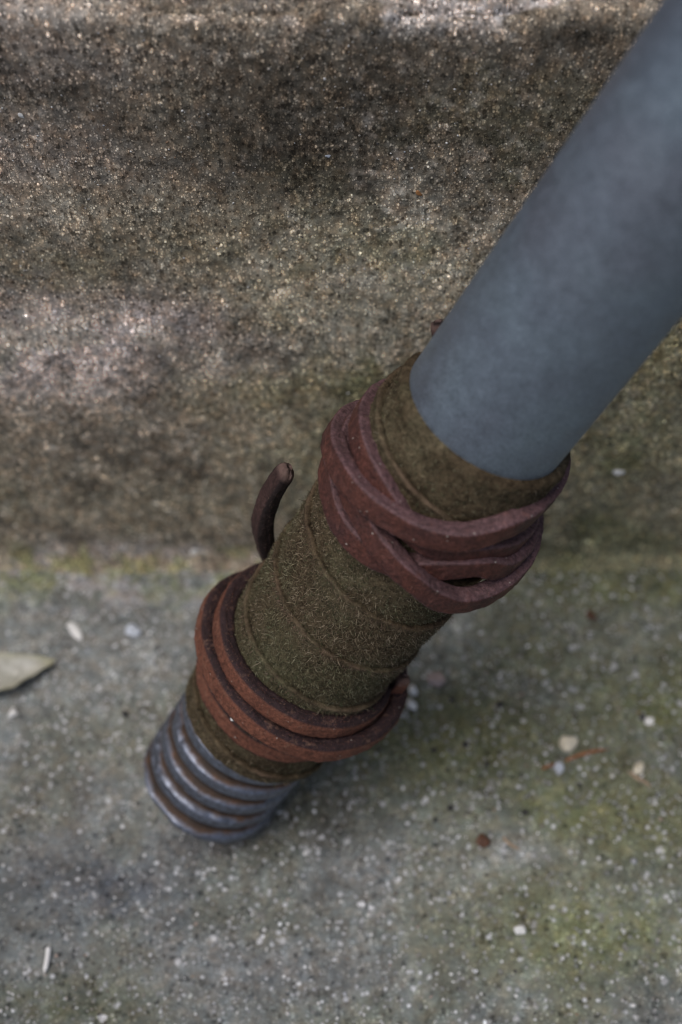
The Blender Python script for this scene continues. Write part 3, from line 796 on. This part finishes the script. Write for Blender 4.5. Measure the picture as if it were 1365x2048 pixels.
for i, (px_, py_, rp, m, nm, lb, fl, stv) in enumerate(pebbles):
    q = on_ground(px_, py_); dist = (q - CAM) @ fw; r = rp / FPX * dist
    me = pebble_mesh(r, fl, 100 + i, stv); me.materials.append(m)
    o = bpy.data.objects.new(nm, me); col.objects.link(o)
    o.location = (q[0], q[1], ground_z(q[0], q[1]) + r * fl * .62); o.rotation_euler = (0, 0, rng.uniform(0, 6.28) if nm != "white_sliver" else math.radians(-58))
    tag(o, lb, nm.split("_")[-1], "pebbles and crumbs on the ground")
dark_me = pebble_mesh(1.0, .7, 77, 1.1); dark_me.materials.append(m_dark)
for px_, py_, rp, lb in [(932, 1490, 9, "black crumb in green mossy concrete between the cord and the cream stone"), (868, 1500, 8, "black crumb close beside the lowest turn of cord"), (900, 1616, 9, "black crumb on concrete above the round brown seed"),
                         (1002, 1410, 10, "larger black crumb between the pink stone and the cream stone"), (1050, 1625, 8, "black crumb between the brown seed and the bluish chip"), (975, 1530, 7, "tiny black crumb below the larger black crumb on green concrete"),
                         (905, 1400, 8, "black crumb just beyond the pinkish stone chip"), (870, 1640, 7, "tiny black crumb in the shade right of the threaded foot"), (250, 1430, 10, "black crumb lying between the dry leaf and the suede wrap"), (1160, 1570, 6, "tiny black crumb below the pine needle")]:
    q = on_ground(px_, py_); dist = (q - CAM) @ fw; r = rp / FPX * dist
    o = bpy.data.objects.new("dark_grit", dark_me); col.objects.link(o)
    o.location = (q[0], q[1], ground_z(q[0], q[1]) + r * .35); o.scale = (r * .8, r * .8, r * .7); o.rotation_euler = (0, 0, rng.uniform(0, 6.28))
    tag(o, lb, "crumb", "black stone crumbs on the ground")
for k, (px_, py_, rp, m, nm, lb) in enumerate([(838, 386, 7, m_orange, "orange_seed", "tiny orange seed stuck to the step riser"), (1236, 943, 11, m_white, "white_flake", "bright white flake stuck to the riser beside the shaft"),
                                               (657, 312, 5, m_blue, "white_flake", "tiny white flake stuck to the darkest part of the riser"), (43, 231, 6, m_white, "white_flake", "tiny white flake stuck to the riser by its grey brown end"),
                                               (390, 1105, 10, m_white, "white_pebble", "pale round pebble sitting in the joint under the riser")]):
    q = on_wall(px_, py_); dist = (q - CAM) @ fw; r = rp / FPX * dist
    me = pebble_mesh(r, .5, 200 + k, 1.35); me.materials.append(m)
    o = bpy.data.objects.new(nm, me); col.objects.link(o)
    o.location = (q[0], q[1] - r * .1, q[2]); o.rotation_euler = (math.pi / 2, rng.uniform(0, 3.1), 0)
    tag(o, lb, nm.split("_")[-1], "specks stuck on the step riser")
# crumb resting on the lower cord
r_ = ray(497, 1484); q = cyl(np.array(54.6), np.array(-9.), np.array(21.2))
me = pebble_mesh(.00058, .7, 300, 1.1); me.materials.append(m_white)
o = bpy.data.objects.new("white_crumb", me); col.objects.link(o); o.location = q
tag(o, "white sand crumb caught between two turns of the red brown cord", "crumb")

# pale dry leaf, cut by the frame
def leaf():
    a = on_ground(116, 1326); b = on_ground(-110, 1405)
    ax = (b - a); Ln = np.linalg.norm(ax[:2]); ax = ax / np.linalg.norm(ax); sd = np.array([-ax[1], ax[0], 0])
    nu, nv = 40, 17
    u = np.linspace(0, 1, nu)[:, None]; v = np.linspace(-1, 1, nv)[None, :]
    half = .0052 * np.minimum(u / .42, np.ones_like(u)) ** .85 * np.clip((1 - u) / .5, 0, 1) ** .7 * (1 + .12 * (vnoise(u * 9, np.sign(v) * 3 + 5) - .5))
    X = a + (u * Ln)[..., None] * ax + (v * half)[..., None] * sd
    z = .0014 + .0030 * np.abs(v) ** 1.5 * np.sin(np.pi * u) + .0010 * np.sin(u * 5) * u + .0003 * np.sin(np.abs(v) * 6 - u * 34) - .00025 * np.exp(-(v / .12) ** 2)
    z = np.maximum(z, .0004)
    top = X.copy(); top[..., 2] = z + .0003
    bot = X.copy(); bot[..., 2] = z
    V = np.vstack([top.reshape(-1, 3), bot.reshape(-1, 3)])
    f1 = grid_faces(nu, nv); nvt = nu * nv; f2 = f1[:, ::-1] + nvt
    rim = []
    loop = [j for j in range(nv)] + [i * nv + nv - 1 for i in range(1, nu)] + [(nu - 1) * nv + j for j in range(nv - 2, -1, -1)] + [i * nv for i in range(nu - 2, 0, -1)]
    for k in range(len(loop)):
        p, q2 = loop[k], loop[(k + 1) % len(loop)]; rim.append([p, q2, q2 + nvt, p + nvt])
    edge = np.broadcast_to(np.abs(v) ** 4, (nu, nv)); edge = np.clip(edge + np.exp(-(u / .12) ** 2), 0, 1)
    M = NT("dry_leaf"); p = M.pos(); n = M.noise(p, 260, 4, .6); e = M.attr("edge", True)
    c = M.ramp(n.outputs[0], [(0.35, (0.36, .36, .31)), (0.62, (0.56, .555, .51))])
    c = M.mix(M.math('MULTIPLY', e, .5), c, (0.40, .38, .18))
    c = M.mix(M.ramp(M.noise(p, 600, 4, .7).outputs[0], [(0.55, g3(0)), (0.7, g3(.5))]), c, (0.22, .18, .12))
    M.l(c, M.b.inputs["Base Color"]); M.b.inputs["Roughness"].default_value = .55
    M.l(M.bump(n.outputs[0], .0003), M.b.inputs["Normal"])
    o = mesh_obj("dry_leaf", V, np.vstack([f1, f2, np.array(rim)]), M.m, attrs={"edge": np.tile(edge.ravel(), 2)})
    return o
tag(leaf(), "pale dry leaf with yellow green edge lying on the concrete", "leaf")

# needles and twigs
def stick(pix, r, mat, name, label, cat, group=None):
    P = np.array([on_ground(x_, y_) for x_, y_ in pix])
    P[:, 2] = [ground_z(a[0], a[1]) for a in P]; P[:, 2] += r * .9 + .00025
    c = spline(P, 0); n = len(c); T = unit(np.gradient(c, axis=0)); upv = np.array([0, 0, 1.]); S = unit(np.cross(T, upv)); N = np.cross(S, T)
    m = 7; a = np.arange(m) * 2 * math.pi / m
    tp = np.clip(np.minimum(np.linspace(0, 1, n) * 12, (1 - np.linspace(0, 1, n)) * 4), .15, 1)
    V = c[:, None, :] + r * tp[:, None, None] * (np.cos(a)[None, :, None] * S[:, None, :] + np.sin(a)[None, :, None] * N[:, None, :])
    fc = grid_faces(n, m, True).tolist(); fc.append(list(range(m))[::-1]); fc.append([(n - 1) * m + k for k in range(m)])
    return tag(mesh_obj(name, V.reshape(-1, 3), fc, mat), label, cat, group)
m_needle = stone_material("needle", (0.36, .155, .07), .5); m_twig = stone_material("pale_twig", (0.45, .34, .24), .7)
stick([(1128, 1524), (1160, 1512), (1190, 1504), (1220, 1501)], .00042, m_needle, "pine_needle", "reddish brown pine needle below the lumpy cream stone", "needle")
stick([(1083, 1541), (1098, 1534), (1112, 1528)], .00034, m_needle, "pine_needle", "short broken needle end beside the bluish chip", "needle")
stick([(1256, 1545), (1272, 1558), (1290, 1567), (1303, 1577)], .0004, m_twig, "twig", "short pale twig under the smooth cream stone", "twig")
stick([(1005, 1675), (1020, 1690), (1045, 1703)], .00034, m_twig, "twig", "thin pale twig beside the round brown seed", "twig")
stick([(100, 1895), (96, 1925), (90, 1950)], .0006, m_white, "white_chip", "long white chip lying alone on dark speckled concrete", "chip")
